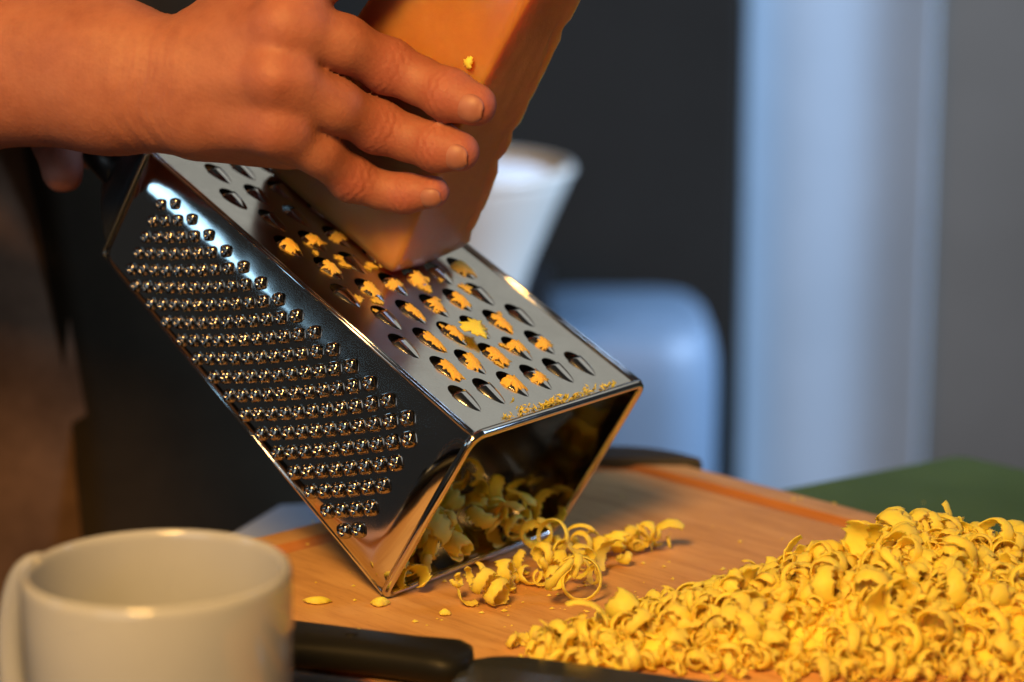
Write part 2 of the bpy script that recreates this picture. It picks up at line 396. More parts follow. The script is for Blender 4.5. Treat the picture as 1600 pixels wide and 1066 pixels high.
def panel(name, a, b, c, d, out, depth, nt=28, ns=56, mtl='steel', parent=grater):
    vs = []; fs = []
    for i in range(nt + 1):
        for j in range(ns + 1):
            t_, s_ = i / nt, j / ns
            vs.append(bil(t_, s_, a, b, c, d) + out * emb(t_, s_, depth))
    nn = len(vs)
    vs += [v_ - out * TH for v_ in vs]
    idx = lambda i, j: i * (ns + 1) + j
    for i in range(nt):
        for j in range(ns):
            q = (idx(i, j), idx(i + 1, j), idx(i + 1, j + 1), idx(i, j + 1)); fs.append(q); fs.append(tuple(k + nn for k in q[::-1]))
    me = pymesh(name, vs, fs)
    return link(name, me, M[mtl], parent)
fine = panel('fine_panel', A_, C_, tA, tC, N_f, .0046)
N_b = nrm(np.cross(D_ - B_, tB - B_)); N_b = N_b if N_b @ gu > 0 else -N_b
back_p = panel('back_panel', B_, D_, tB, tD, N_b, .0012)
N_s = nrm(np.cross(D_ - C_, tC - C_)); N_s = N_s if N_s @ gv < 0 else -N_s
slice_p = panel('slicing_panel', C_, D_, tC, tD, N_s, .0008)

# spikes punched outward in the fine panel
def spike_mesh():
    vs = []; fs = []; n = 24
    prof = [(1.0, 0), (.98, .28), (.90, .57), (.73, .80), (.49, .90), (.34, 1.0)]
    for k, (r, z) in enumerate(prof):
        for q in range(n):
            a = 2 * math.pi * q / n
            p = 3.9 if k < 3 else 2.6
            sq = (abs(math.cos(a)) ** p + abs(math.sin(a)) ** p) ** (-1 / p)
            rr = r * sq; zz_ = z
            if k >= 4:
                lob = math.cos(4 * a); rr *= 1 + .30 * lob; zz_ += .15 * lob
            vs.append((rr * .00205, rr * .00205, 0)); vs[-1] = (rr * .00205 * math.cos(a), rr * .00205 * math.sin(a), zz_ * .0016)
    base = len(vs)
    for q in range(n):           # torn inner edge
        a = 2 * math.pi * q / n; rr = .2 * (1 + .5 * math.cos(4 * a)); vs.append((rr * .00205 * math.cos(a), rr * .00205 * math.sin(a), .0004))
    K_ = len(prof) + 1
    for k in range(K_ - 1):
        for q in range(n):
            q2 = (q + 1) % n; fs.append((k * n + q, k * n + q2, (k + 1) * n + q2, (k + 1) * n + q))
    return pymesh('spike', vs, fs)
sm = spike_mesh(); sm.materials.append(M['spike_steel'])
def frame(pos, xdir, zdir):
    z = nrm(zdir); x = nrm(xdir - z * (xdir @ z)); y = np.cross(z, x)
    mm = Matrix.Identity(4)
    for i in range(3): mm[i][0] = x[i]; mm[i][1] = y[i]; mm[i][2] = z[i]; mm[i][3] = pos[i]
    return mm
gax = nrm(tA - A_)
for col in range(11):
    for row in range(1, 20):
        lo = (col + 1) // 2 + (0 if col % 2 else 0)
        first = 1 + col // 2 if col % 2 == 0 else 1 + (col - 1) // 2
        last = 14 + (col + 1) // 2
        if not first <= row <= last: continue
        s_ = .868 - (row - 1) * .0565 + col * .02825; t_ = .140 + col * .0745
        pos = bil(t_, s_, A_, C_, tA, tC) + N_f * (emb(t_, s_, .0046) - .0001)
        sc = 1 - .30 * s_
        o = bpy.data.objects.new('spike', sm); COL.objects.link(o); o.parent = fine
        j = RNG.normal(0, .05, 3)
        rowd = nrm(bil(t_ + .0745, s_ + .02825, A_, C_, tA, tC) - bil(t_, s_, A_, C_, tA, tC))
        o.matrix_local = frame(pos - C_, rowd + j * .6, N_f + j) @ Matrix.Scale(sc * 1.56, 4)
        o.matrix_parent_inverse = fine.matrix_parent_inverse.copy()
        o.matrix_parent_inverse = Matrix()
# all panel meshes hold world coordinates and the grater Empty sits at C_
for p_ in (fine, back_p, slice_p):
    p_.matrix_parent_inverse = Matrix(); 
    p_.data.transform(Matrix.Translation(-V(C_)))

# coarse panel with punched openings
blades = []
for r_ in range(10):
    s_ = .115 + r_ * .0885
    ts = [.148 + .137 * k for k in range(6)] if r_ % 2 == 0 else [.214 + .139 * k for k in range(5)]
    for t_ in ts: blades.append((t_, s_))
exyz = lambda x, y, o_, ux, uy: o_ + ux * x + uy * y
def cpos(t_, s_): return bil(t_, s_, A_, B_, tA, tB)
Lc = np.linalg.norm(tA - A_)
def coarse_panel():
    org = A_; ux = gu; uy = nrm(np.cross(N_c, gu)); uy = uy if uy @ gax > 0 else -uy
    to2 = lambda P: ((P - org) @ ux, (P - org) @ uy)
    pts = []; edges = []
    def loop(ps):
        b0 = len(pts); pts.extend(ps); n = len(ps); edges.extend([(b0 + i, b0 + (i + 1) % n) for i in range(n)])
    bnd = []
    for a, b, k in ((A_, B_, 12), (B_, tB, 22), (tB, tA, 12), (tA, A_, 22)):
        for i in range(k): bnd.append(to2(a + (b - a) * i / k))
    loop(bnd)
    hol = []
    for t_, s_ in blades:
        c = to2(cpos(t_, s_)); sc = 1 - .10 * s_; h = []
        for k in range(14):
            a = math.pi * k / 13; h.append((c[0] + 4.1e-3 * sc * math.cos(a), c[1] + 5.4e-3 * sc * math.sin(a) - .5e-3))
        h += [(c[0] - 3.2e-3 * sc, c[1] - 2.8e-3), (c[0], c[1] - 4.2e-3), (c[0] + 3.2e-3 * sc, c[1] - 2.8e-3)]
        loop(h); hol.append(h)
    out = delaunay_2d_cdt([Vector(p) for p in pts], edges, [], 1, 1e-7)
    v2, f2 = out[0], out[2]
    def inside(p, h):
        r = False; n = len(h)
        for i in range(n):
            a, b = h[i], h[i - 1]
            if (a[1] > p[1]) != (b[1] > p[1]) and p[0] < (b[0] - a[0]) * (p[1] - a[1]) / (b[1] - a[1]) + a[0]: r = not r
        return r
    keep = []
    for f in f2:
        c = [sum(v2[i][k] for i in f) / len(f) for k in (0, 1)]
        if not any(abs(c[0] - h[0][0] + 3e-3) < .012 and abs(c[1] - h[0][1]) < .012 and inside(c, h) for h in hol): keep.append(f)
    V3 = [org + ux * q[0] + uy * q[1] - C_ for q in v2]; n = len(V3)
    V3 = V3 + [q - N_c * TH for q in V3]
    F = [tuple(f) for f in keep] + [tuple(i + n for i in f[::-1]) for f in keep]
    return pymesh('coarse_panel', V3, F, False), ux, uy
me, cux, cuy = coarse_panel()
coarse = link('coarse_panel', me, M['steel_satin'], grater); coarse.matrix_parent_inverse = Matrix()
def blade_mesh():
    na, nb = 10, 10; top = []; 
    for i in range(na + 1):
        a = i / na
        wd = 4.1e-3 * (1 - a ** 2.0) ** .62 + 1e-5; ht = 2.0e-3 * (1 - a) ** .85 * (1 + .25 * a)
        for k in range(nb + 1):
            b = -1 + 2 * k / nb
            y = .2e-3 - a * 12.3e-3 - (1.1e-3 * (1 - b * b) * (1 - a) if True else 0)
            top.append((wd * b, y, ht * max(0, 1 - abs(b) ** 2.6) ** .7 - .05e-3))
    n = len(top); vs = top + [(x * .95, y - .1e-3, z - .45e-3) for x, y, z in top]; fs = []
    ix = lambda i, k: i * (nb + 1) + k
    for i in range(na):
        for k in range(nb):
            q = (ix(i, k), ix(i + 1, k), ix(i + 1, k + 1), ix(i, k + 1)); fs.append(q); fs.append(tuple(j + n for j in q[::-1]))
    for k in range(nb): fs.append((ix(0, k), ix(0, k + 1), ix(0, k + 1) + n, ix(0, k) + n))
    return pymesh('blade', vs, fs)
bmsh = blade_mesh(); bmsh.materials.append(M['steel'])
for t_, s_ in blades:
    o = bpy.data.objects.new('blade', bmsh); COL.objects.link(o); o.parent = coarse
    o.matrix_local = frame(cpos(t_, s_) - C_, cux, N_c) @ Matrix.Scale(1 - .10 * s_, 4)
# folded corner seams (a double bead along each long edge)
def part_tube(name, path, rad, mtl, parent=grater, n=10, closed=False):
    vs, fs = tube([p - C_ for p in path], rad, n, closed); o = link(name, pymesh(name, vs, fs), M[mtl], parent); o.matrix_parent_inverse = Matrix(); return o
for a, b, n1, n2 in ((A_, tA, N_f, N_c), (B_, tB, N_b, N_c), (C_, tC, N_f, N_s), (D_, tD, N_b, N_s)):
    part_tube('corner_bead', [a + n2 * .0003, b + n2 * .0003], .0007, 'steel')
    part_tube('corner_bead', [a + n2 * .0003 - n1 * .0019, b + n2 * .0003 - n1 * .0019], .0006, 'steel')
# rolled wire rim round the mouth
def rr_path(c0, e1, e2, h1, h2, r, seg=6): return [c0 + e1 * x + e2 * y for x, y in rrect(h1, h2, r, seg)]
mc = C_ + gu * GW / 2 + gv * GD / 2
part_tube('mouth_rim', rr_path(mc - gn * .0008, gu, gv, GW / 2 + .0008, GD / 2 + .0006, .0055), .0018, 'steel', n=14, closed=True)
part_tube('top_rim', rr_path(cen + gn * .0006, gu, gv, GW * tw / 2 + .0006, GD * td / 2 + .0006, .003), .00075, 'steel', n=8, closed=True)
# black cap and arched handle
rings = []
for hgt, k1, k2, r_ in ((.0010, .985, .97, .004), (.006, .97, .95, .008), (.014, .93, .84, .012), (.021, .86, .66, .012), (.025, .74, .46, .008)):
    rings.append([p - C_ for p in rr_path(cen + gn * hgt, gu, gv, GW * tw / 2 * k1, GD * td / 2 * k2, r_)])
vs, fs = loft(rings); o = link('top_cap', pymesh('top_cap', vs, fs), M['black_plastic'], grater); o.matrix_parent_inverse = Matrix()
hp = []
for k in range(17):
    a = math.pi * k / 16; hp.append(cen + gn * (.018 + .040 * math.sin(a) ** .6) - gu * .037 * math.cos(a))
part_tube('handle', hp, [.008 + .0012 * math.sin(math.pi * k / 16) for k in range(17)], 'black_plastic', n=14)

# ------------------------------------------------------------------ cheese block
cku = gu; cka = gax; ckw = nrm(N_c + .03 * gax)
ck0 = at(611, 434, px_depth(np.array([-0.04768506, 0.93162071, 0.11321623]))) 
H_ = .15
def block():
    bm = bmesh.new(); nx, ny, nz = 14, 22, 40
    bmesh.ops.create_cube(bm, size=1)
    bmesh.ops.bevel(bm, geom=bm.edges[:], offset=.06, segments=3, affect='EDGES', profile=.6)
    bmesh.ops.subdivide_edges(bm, edges=[e for e in bm.edges if e.calc_length() > .5], cuts=26, use_grid_fill=True)
    for vv in bm.verts:
        x, y, z = vv.co.x + .5, vv.co.y + .5, vv.co.z + .5
        wd = .047 - .012 * z
        px_ = x * wd + .004 * (z ** 1.6); ln = .078 - .024 * z
        rise = .010 * max(0, x - .45) * max(0, 1 - z * 4)       # worn lower far corner
        py_ = y * ln
        # lean of the top towards the right side of the photograph
        lean = -.012 * z * z
        P = ck0 + cku * px_ + cka * (py_ + lean) + ckw * (z * H_ + rise)
        nz_ = noise.noise(V(P) * 55) * .0004 + noise.noise(V(P) * 190) * .0003
        # nibbled right edge
        if x > .8 and y < .35: nz_ += (noise.noise(V(P) * 260) > .25) * -.0010
        P = P + (cku * (x - .5) * 2 - cka * (.5 - y) * 2) * nz_
        vv.co = V(P - ck0)
    return bm_mesh('cheese_block', bm)
cb_o = link('cheese_block', block(), M['block']); cb_o.location = V(ck0)
tag(cb_o, 'amber block of cheese held against the coarse grater face', 'cheese')

# ------------------------------------------------------------------ person: one continuous skin surface by a distance field
class Field:
    def __init__(s, lo, hi, vox):
        s.lo = np.array(lo); s.vox = vox; s.n = np.ceil((np.array(hi) - s.lo) / vox).astype(int) + 1
        s.d = np.full(s.n, .05, np.float32)
        s.ax = [s.lo[i] + vox * np.arange(s.n[i]) for i in range(3)]
    def box(s, a, b, pad):
        lo = np.minimum(a, b) - pad; hi = np.maximum(a, b) + pad
        i0 = np.clip(((lo - s.lo) / s.vox).astype(int), 0, s.n); i1 = np.clip(((hi - s.lo) / s.vox).astype(int) + 2, 0, s.n)
        return tuple(slice(i0[k], i1[k]) for k in range(3))
    def cone(s, a, b, ra, rb, sl):
        X = np.meshgrid(*[s.ax[k][sl[k]] for k in range(3)], indexing='ij', copy=False)
        ab = b - a; L2 = ab @ ab + 1e-12
        t = np.clip(sum((X[k] - a[k]) * ab[k] for k in range(3)) / L2, 0, 1)
        q = sum((X[k] - a[k] - t * ab[k]) ** 2 for k in range(3))
        return (np.sqrt(q) - (ra + (rb - ra) * t)).astype(np.float32)
    def add(s, a, b, ra, rb, k=.006):
        sl = s.box(a, b, max(ra, rb) + .03); 
        d2 = s.cone(a, b, ra, rb, sl); d1 = s.d[sl]
        if d1.size == 0: return
        h = np.clip(.5 + .5 * (d1 - d2) / k, 0, 1); s.d[sl] = d1 + (d2 - d1) * h - k * h * (1 - h)
    def cut(s, a, b, ra, rb, k=.004):
        sl = s.box(a, b, max(ra, rb) + .02); d2 = -s.cone(a, b, ra, rb, sl); d1 = s.d[sl]
        if d1.size == 0: return
        h = np.clip(.5 - .5 * (d1 - d2) / k, 0, 1); s.d[sl] = d1 + (d2 - d1) * h + k * h * (1 - h)
    def merge(s, o, k):
        d1, d2 = s.d, o.d; h = np.clip(.5 + .5 * (d1 - d2) / k, 0, 1); s.d = d1 + (d2 - d1) * h - k * h * (1 - h)
    def nets(s):
        d = s.d; ins = d < 0
        cube = sum(ins[i:i - 1 or None, j:j - 1 or None, k:k - 1 or None].astype(np.int8) if False else
                   ins[i:d.shape[0] - 1 + i, j:d.shape[1] - 1 + j, k:d.shape[2] - 1 + k].astype(np.int8) for i in (0, 1) for j in (0, 1) for k in (0, 1))
        act = (cube > 0) & (cube < 8); ids = np.argwhere(act); idx = -np.ones(act.shape, np.int64); idx[act] = np.arange(len(ids))
        acc = np.zeros((len(ids), 3)); cnt = np.zeros(len(ids))
        cor = [(i, j, k) for i in (0, 1) for j in (0, 1) for k in (0, 1)]
        val = {c: d[ids[:, 0] + c[0], ids[:, 1] + c[1], ids[:, 2] + c[2]].astype(float) for c in cor}
        for c in cor:
            for ax in range(3):
                if c[ax] == 0:
                    c2 = tuple(1 if q == ax else c[q] for q in range(3)); a, b = val[c], val[c2]
                    mk = (a < 0) != (b < 0); t = np.where(mk, a / np.where(mk, a - b, 1), 0)
                    p = np.tile(np.array(c, float), (len(ids), 1)); p[:, ax] += t
                    acc[mk] += p[mk]; cnt[mk] += 1
        vs = s.lo + (ids + acc / cnt[:, None]) * s.vox
        fs = []
        for ax in range(3):
            u_, v_ = (ax + 1) % 3, (ax + 2) % 3
            sa = [slice(1, -1)] * 3; sb = [slice(1, -1)] * 3
            sl0 = [slice(1, n - 1) for n in d.shape]; sl1 = [slice(1, n - 1) for n in d.shape]
            sl0[ax] = slice(0, d.shape[ax] - 1); sl1[ax] = slice(1, d.shape[ax])
            f0 = ins[tuple(sl0)]; f1 = ins[tuple(sl1)]
            off = np.array([1, 1, 1]); off[ax] = 0
            for flag, rev in ((f0 & ~f1, False), (~f0 & f1, True)):
                e = np.argwhere(flag) + off
                if not len(e): continue
                def cell(du, dv):
                    q = e.copy(); q[:, u_] -= du; q[:, v_] -= dv; return idx[q[:, 0], q[:, 1], q[:, 2]]
                Q = np.stack([cell(1, 1), cell(0, 1), cell(0, 0), cell(1, 0)], 1)
                fs.append(Q[:, ::-1] if rev else Q)
        F = np.concatenate(fs); F = F[(F >= 0).all(1)]
        return vs, F
J = lambda x, y, d: at(x, y, d)
VOX = .00115
lo = np.array([-.44, .80, .10]); hi = np.array([.02, 1.02, .30])
fa = Field(lo, hi, VOX)
# forearm: two long bones give the flat oval section
for a, b, ra, rb in (((-620, 40, .985), (-60, 66, .942), .034, .0248), ((-620, 120, .985), (-60, 128, .945), .034, .0250),
                     ((-60, 66, .942), (170, 88, .922), .0248, .0205), ((-60, 128, .945), (170, 148, .925), .0250, .0205),
                     ((170, 88, .922), (288, 106, .910), .0205, .0176), ((170, 148, .925), (300, 166, .913), .0205, .0186)):
    fa.add(J(*a), J(*b), ra, rb, .012)
# back of the hand
M2, M3, M4, M5 = J(500, -48, .896), J(446, 42, .889), J(432, 121, .888), J(430, 196, .897)
for w, mm, ra, rb in ((J(330, 80, .910), M2, .0140, .0112), (J(312, 96, .908), M3, .0150, .0112), (J(312, 132, .908), M4, .0150, .0108), (J(312, 178, .912), M5, .0148, .0112)):
    fa.add(w, mm, ra, rb, .007)
fa.add(J(345, 55, .915), J(430, -70, .930), .0140, .0140, .010)           # thumb root
fa.add(J(430, -70, .930), J(560, -150, .985), .0130, .0105, .010)
fa.add(J(395, 70, .914), J(405, 180, .920), .0150, .0150, .010)            # palm
fa.add(J(325, 196, .922), J(450, 216, .914), .0125, .0120, .008)           # heel of the hand on the little-finger side
fa.add(M2, M3, .0092, .0095, .006); fa.add(M3, M4, .0088, .0088, .005); fa.add(M4, M5, .0090, .0092, .005)
# knuckles and the tendons running back to the wrist
for c, r_, w in ((M3, .0066, (325, 108, .8960)), (M4, .0064, (325, 134, .8960)), (M5, .0060, (325, 166, .9000))):
    kp = c + np.array([0, -.0062, .0012]); fa.add(kp + np.array([0, .0044, 0]), kp + np.array([.008, .0044, -.001]), r_, r_ * .9, .008)
    fa.add(kp + np.array([0, .0025, 0]), J(*w), .0036, .0030, .005)
# hollows between the knuckles
for x, y, dd, r_ in ((426, 80, .8690, .0048), (416, 172, .8735, .0046), (468, 96, .8720, .0040), (462, 168, .8760, .0040)):
    fa.cut(J(x - 8, y - 5, dd), J(x + 10, y + 5, dd), r_, r_, .009)
fingers = dict(
    index=[(M2, .0118), (J(628, -78, .912), .0096), (J(716, -62, .902), .0086), (J(756, -46, .897), .0078)],
    middle=[(M3, .0118), (J(536, 67, .897), .0102), (J(606, 104, .9090), .0097), (J(655, 126, .9075), .0087), (J(699, 148, .904), .0091), (J(743, 164, .899), .0081)],
    ring=[(M4, .0114), (J(525, 165, .900), .0097), (J(590, 199, .9145), .0094), (J(638, 216, .9140), .0084), (J(682, 230, .911), .0086), (J(718, 237, .907), .0077)],
    pinky=[(M5, .0112), (J(498, 238, .908), .0084), (J(550, 281, .922), .0080), (J(595, 297, .924), .0071), (J(632, 303, .924), .0069), (J(677, 300, .919), .0063)])
fing = {}
for nm, ch in fingers.items():
    ff = Field(lo, hi, VOX)
    for (a, ra), (b, rb) in zip(ch[:-1], ch[1:]): ff.add(a, b, ra, rb, .0035)
    if nm != 'index':
        for k in (2, 4):                                    # finger joints swell a little
            c, r_ = ch[k]; ff.add(c + np.array([0, -.0012, .0006]), c + np.array([.0006, -.0012, .0006]), r_ * .97, r_ * .97, .004)
    fing[nm] = ff
allf = fing['index']
for nm in ('middle', 'ring', 'pinky'): allf.merge(fing[nm], .0012)
fa.merge(allf, .0040)
vs1, fs1 = fa.nets()
# fine folds: wrist wrinkles and finger-joint creases pressed along the surface normal
def vnormals(vs, fs):
    n = np.zeros_like(vs); a = np.cross(vs[fs[:, 2]] - vs[fs[:, 0]], vs[fs[:, 3]] - vs[fs[:, 1]])
    for k in range(4): np.add.at(n, fs[:, k], a)
    return n / (np.linalg.norm(n, axis=1, keepdims=True) + 1e-12)
def smooth_mesh(vs, fs, it):
    for _ in range(it):
        acc = np.zeros_like(vs); c = np.zeros(len(vs))
        for k in range(4):
            a, b = fs[:, k], fs[:, (k + 1) % 4]; np.add.at(acc, a, vs[b]); np.add.at(acc, b, vs[a]); np.add.at(c, a, 1); np.add.at(c, b, 1)
        vs = vs * .5 + .5 * acc / c[:, None]
    return vs
vs1 = smooth_mesh(vs1, fs1, 3); nn1 = vnormals(vs1, fs1)
dsp = np.zeros(len(vs1))
for nm, ch in fingers.items():
    if nm == 'index': continue
    for k, amp in ((2, .00030), (4, .00034)):
        c = ch[k][0]; ax_ = nrm(ch[min(k + 1, len(ch) - 1)][0] - ch[k - 1][0]); rel = vs1 - c; s_ = rel @ ax_
        near = np.exp(-(s_ / .0042) ** 2) * (np.linalg.norm(rel, axis=1) < .014); dors = np.clip(-(nn1[:, 1]) * 1.2, 0, 1)
        wob = .0006 * np.sin(vs1[:, 2] * 1400)
        dsp += amp * near * dors * np.cos(2 * np.pi * (s_ + wob) / .0030)
wc = J(275, 135, .91); wax = nrm(J(300, 140, .91) - J(200, 120, .92)); rel = vs1 - wc; s_ = rel @ wax
wob = .0012 * np.sin((vs1[:, 2] - .19) * 210) + .25 * np.clip(.182 - vs1[:, 2], 0, 1) 
msk = np.exp(-((s_ + .006) / .0125) ** 2) * (vs1[:, 0] < -.09)
dsp += msk * (.00013 * np.cos(2 * np.pi * (s_ - wob) / .0031) + .00014 * np.cos(2 * np.pi * (s_ - wob * 1.4) / .0083 + 1))
vs1 = vs1 + nn1 * dsp[:, None]
# the other hand, mostly hidden behind the forearm, gripping the handle
lo2 = np.array([-.46, .90, .05]); hi2 = np.array([-.10, 1.30, .36])
fb = Field(lo2, hi2, .0022)
hc = cen + gn * .052
fb.add(hc - gu * .03 - gn * .004 + bk * .012, hc + gu * .035 - gn * .004 + bk * .012, .015, .015, .01)
for k in range(4):
    c = hc + gu * (-.028 + .019 * k); f0 = c + gn * .013 + bk * .006; f1 = c + gn * .014 + gv * .012; f2 = c + gv * .019 - gn * .004; f3 = c + gv * .012 - gn * .018
    for a, b in ((f0, f1), (f1, f2), (f2, f3)): fb.add(a, b, .0088, .0085, .003)
th0 = hc - gu * .030 + bk * .012 - gn * .002
fb.add(th0, J(88, 215, .985), .0125, .0105, .006); fb.add(J(88, 215, .985), J(98, 270, .975), .0098, .0086, .004)
wr = J(20, 105, 1.08)
fb.add(hc + bk * .014 - gu * .01, wr, .021, .022, .015); fb.add(hc + bk * .014 + gu * .02, wr, .018, .022, .015)
fb.add(wr, J(-420, 90, 1.20), .024, .036, .01)
vs2, fs2 = fb.nets(); vs2 = smooth_mesh(vs2, fs2, 3)
vsb = np.concatenate([vs1, vs2]); fsb = np.concatenate([fs1, fs2 + len(vs1)])
person = empty('person', (-.42, 1.05, -1.0))
tag(person, 'person in a brown shirt and black apron grating cheese with a bare forearm', 'person')
body = link('body', pymesh('body', vsb, fsb), M['skin'], person)
flush = np.zeros(len(vsb))
for nm, ch in fingers.items():
    for k_, (c, r_) in enumerate(ch):
        if nm != 'index' and k_ in (0, 2, 4, 5): flush = np.maximum(flush, (.35 if k_ == 0 else .8) * np.exp(-(np.linalg.norm(vsb - c - np.array([0, -.006, 0]), axis=1) / (r_ * 1.05)) ** 2))
at_ = body.data.attributes.new('flush', 'FLOAT', 'POINT'); at_.data.foreach_set('value', flush.astype(np.float32))
# fingernails
def nail(tip, axis, out, r, w, back, front):
    vs = []; fs = []; na, nb = 10, 10
    z = nrm(out - axis * (out @ axis)); x = np.cross(axis, z); pm = w / r
    for i in range(na + 1):
        a = i / na; s_ = -back + (back + front) * a
        sh = (.72 + .28 * min(1, a / .35)) * (1 if a < .7 else math.sqrt(max(.12, 1 - ((a - .7) / .3) ** 2 * .8)))
        rad = math.sqrt(max(1e-9, r * r - s_ * s_)) if s_ > 0 else r * 1.0
        rad = max(rad, r * .72 - .0004 * max(0, a - .8))
        for k in range(nb + 1):
            b = -1 + 2 * k / nb; ph = b * pm * sh
            off = .00042 - .00055 * abs(b) ** 3 - .0006 * max(0, .18 - a) / .18
            vs.append(tip + axis * s_ + (z * math.cos(ph) + x * math.sin(ph)) * (rad + off))
    n = len(vs); cc_ = tip
    vs += [q - nrm(q - cc_) * .0008 for q in vs]
    ix = lambda i, k: i * (nb + 1) + k
    for i in range(na):
        for k in range(nb):
            q = (ix(i, k), ix(i, k + 1), ix(i + 1, k + 1), ix(i + 1, k)); fs.append(q); fs.append(tuple(j + n for j in q[::-1]))
    for i in range(na):
        fs.append((ix(i, 0), ix(i + 1, 0), ix(i + 1, 0) + n, ix(i, 0) + n)); fs.append((ix(i, nb), ix(i, nb) + n, ix(i + 1, nb) + n, ix(i + 1, nb)))
    for k in range(nb): fs.append((ix(na, k), ix(na, k + 1), ix(na, k + 1) + n, ix(na, k) + n)); fs.append((ix(0, k), ix(0, k) + n, ix(0, k + 1) + n, ix(0, k + 1)))
    return pymesh('nail', vs, fs)
for nm, w_, bk_, fr_ in (('middle', .0064, .0040, .0066), ('ring', .0061, .0038, .0063), ('pinky', .0049, .0034, .0050)):
    ch = fingers[nm]; axis = nrm(ch[-1][0] - ch[-2][0]); tip, r_ = ch[-1]
    link('nail', nail(tip, axis, np.array([.30, -.86, -.22]), r_, w_, bk_, fr_), M['nail'], body)
# clothing: torso, sleeve stub and trousers
def torso(name, rows, mt, n=48):
    rings = []
    for (cx, cy, z, rx, ry) in rows:
        ring = []
        for k in range(n):
            a = 2 * math.pi * k / n
            f = 1 + .02 * math.sin(5 * a + z * 14) + .013 * math.sin(9 * a - z * 23)
            ring.append((cx + rx * f * math.cos(a), cy + ry * f * math.sin(a), z))
        rings.append(ring)
    vs, fs = loft(rings); return link(name, pymesh(name, vs, fs), mt, person)
ROWS = [(-.31, 1.34, -.22, .205, .20), (-.31, 1.34, -.12, .207, .202), (-.315, 1.34, 0, .203, .20), (-.325, 1.34, .10, .196, .198), (-.34, 1.34, .22, .190, .200), (-.36, 1.34, .34, .185, .21), (-.38, 1.34, .45, .16, .20), (-.40, 1.34, .52, .07, .08)]
torso('shirt', ROWS, M['shirt'])
torso('trousers', [(-.31, 1.34, -1.0, .12, .15), (-.31, 1.34, -.6, .16, .17), (-.31, 1.34, -.3, .19, .19), (-.31, 1.34, -.19, .197, .196)], M['trousers'])
vs = []; fs = []; na = 40
for (cx, cy, z, rx, ry) in [(-.31, 1.34, -.75, .235, .23), (-.31, 1.34, -.5, .232, .228), (-.31, 1.34, -.3, .225, .22)] + ROWS[:6]:
    for k in range(na + 1):
        a = R(-62 + 175 * k / na) ; f = 1.035 + .012 * math.sin(7 * a + z * 9) + .01 * math.sin(13 * a - z * 17)
        vs.append((cx + rx * f * math.cos(a), cy + ry * f * math.sin(a), z))
for i in range(len(vs) // (na + 1) - 1):
    for k in range(na): q = i * (na + 1) + k; fs.append((q, q + 1, q + na + 2, q + na + 1))
o = link('apron', pymesh('apron', vs, fs), M['trousers'], person); md = o.modifiers.new('t', 'SOLIDIFY'); md.thickness = .003
vs, fs = tube([(-.42, 1.18, .42), (-.46, 1.07, .34), (-.47, 1.01, .26), (-.43, .985, .205)], [.062, .056, .05, .046], 20)
link('sleeve', pymesh('sleeve', vs, fs), M['shirt'], person)

# ------------------------------------------------------------------ mug
mug_c = np.array([-.1085, .706, TZ]); mr, mh = .0412, .0922
mug = empty('mug', mug_c)
prof = [(0, .002), (.024, .002), (.027, 0), (.031, .0006), (.0355, .006), (.0385, .018), (.0402, .04), (mr, .07), (mr, mh - .003), (mr - .0004, mh - .0010), (mr - .0014, mh), (mr - .0020, mh), (mr - .0028, mh - .001), (mr - .0031, mh - .003), (mr - .0034, .07), (.036, .03), (.030, .010), (0, .007)]
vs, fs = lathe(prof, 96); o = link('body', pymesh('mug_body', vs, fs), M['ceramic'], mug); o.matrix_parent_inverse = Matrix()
ha = R(150); hd = np.array([math.cos(ha), math.sin(ha), 0])
path = []
for k in range(25):
    a = R(-100 + 200 * k / 24); rr = .028
    path.append(hd * (mr + .0030 + .016 * max(0, math.cos(a)) ** .8) + zz * (.051 + .034 * math.sin(a)))
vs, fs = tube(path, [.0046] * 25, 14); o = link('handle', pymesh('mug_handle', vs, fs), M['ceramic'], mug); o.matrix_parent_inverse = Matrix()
tag(mug, 'white ceramic mug at the front left corner', 'mug')

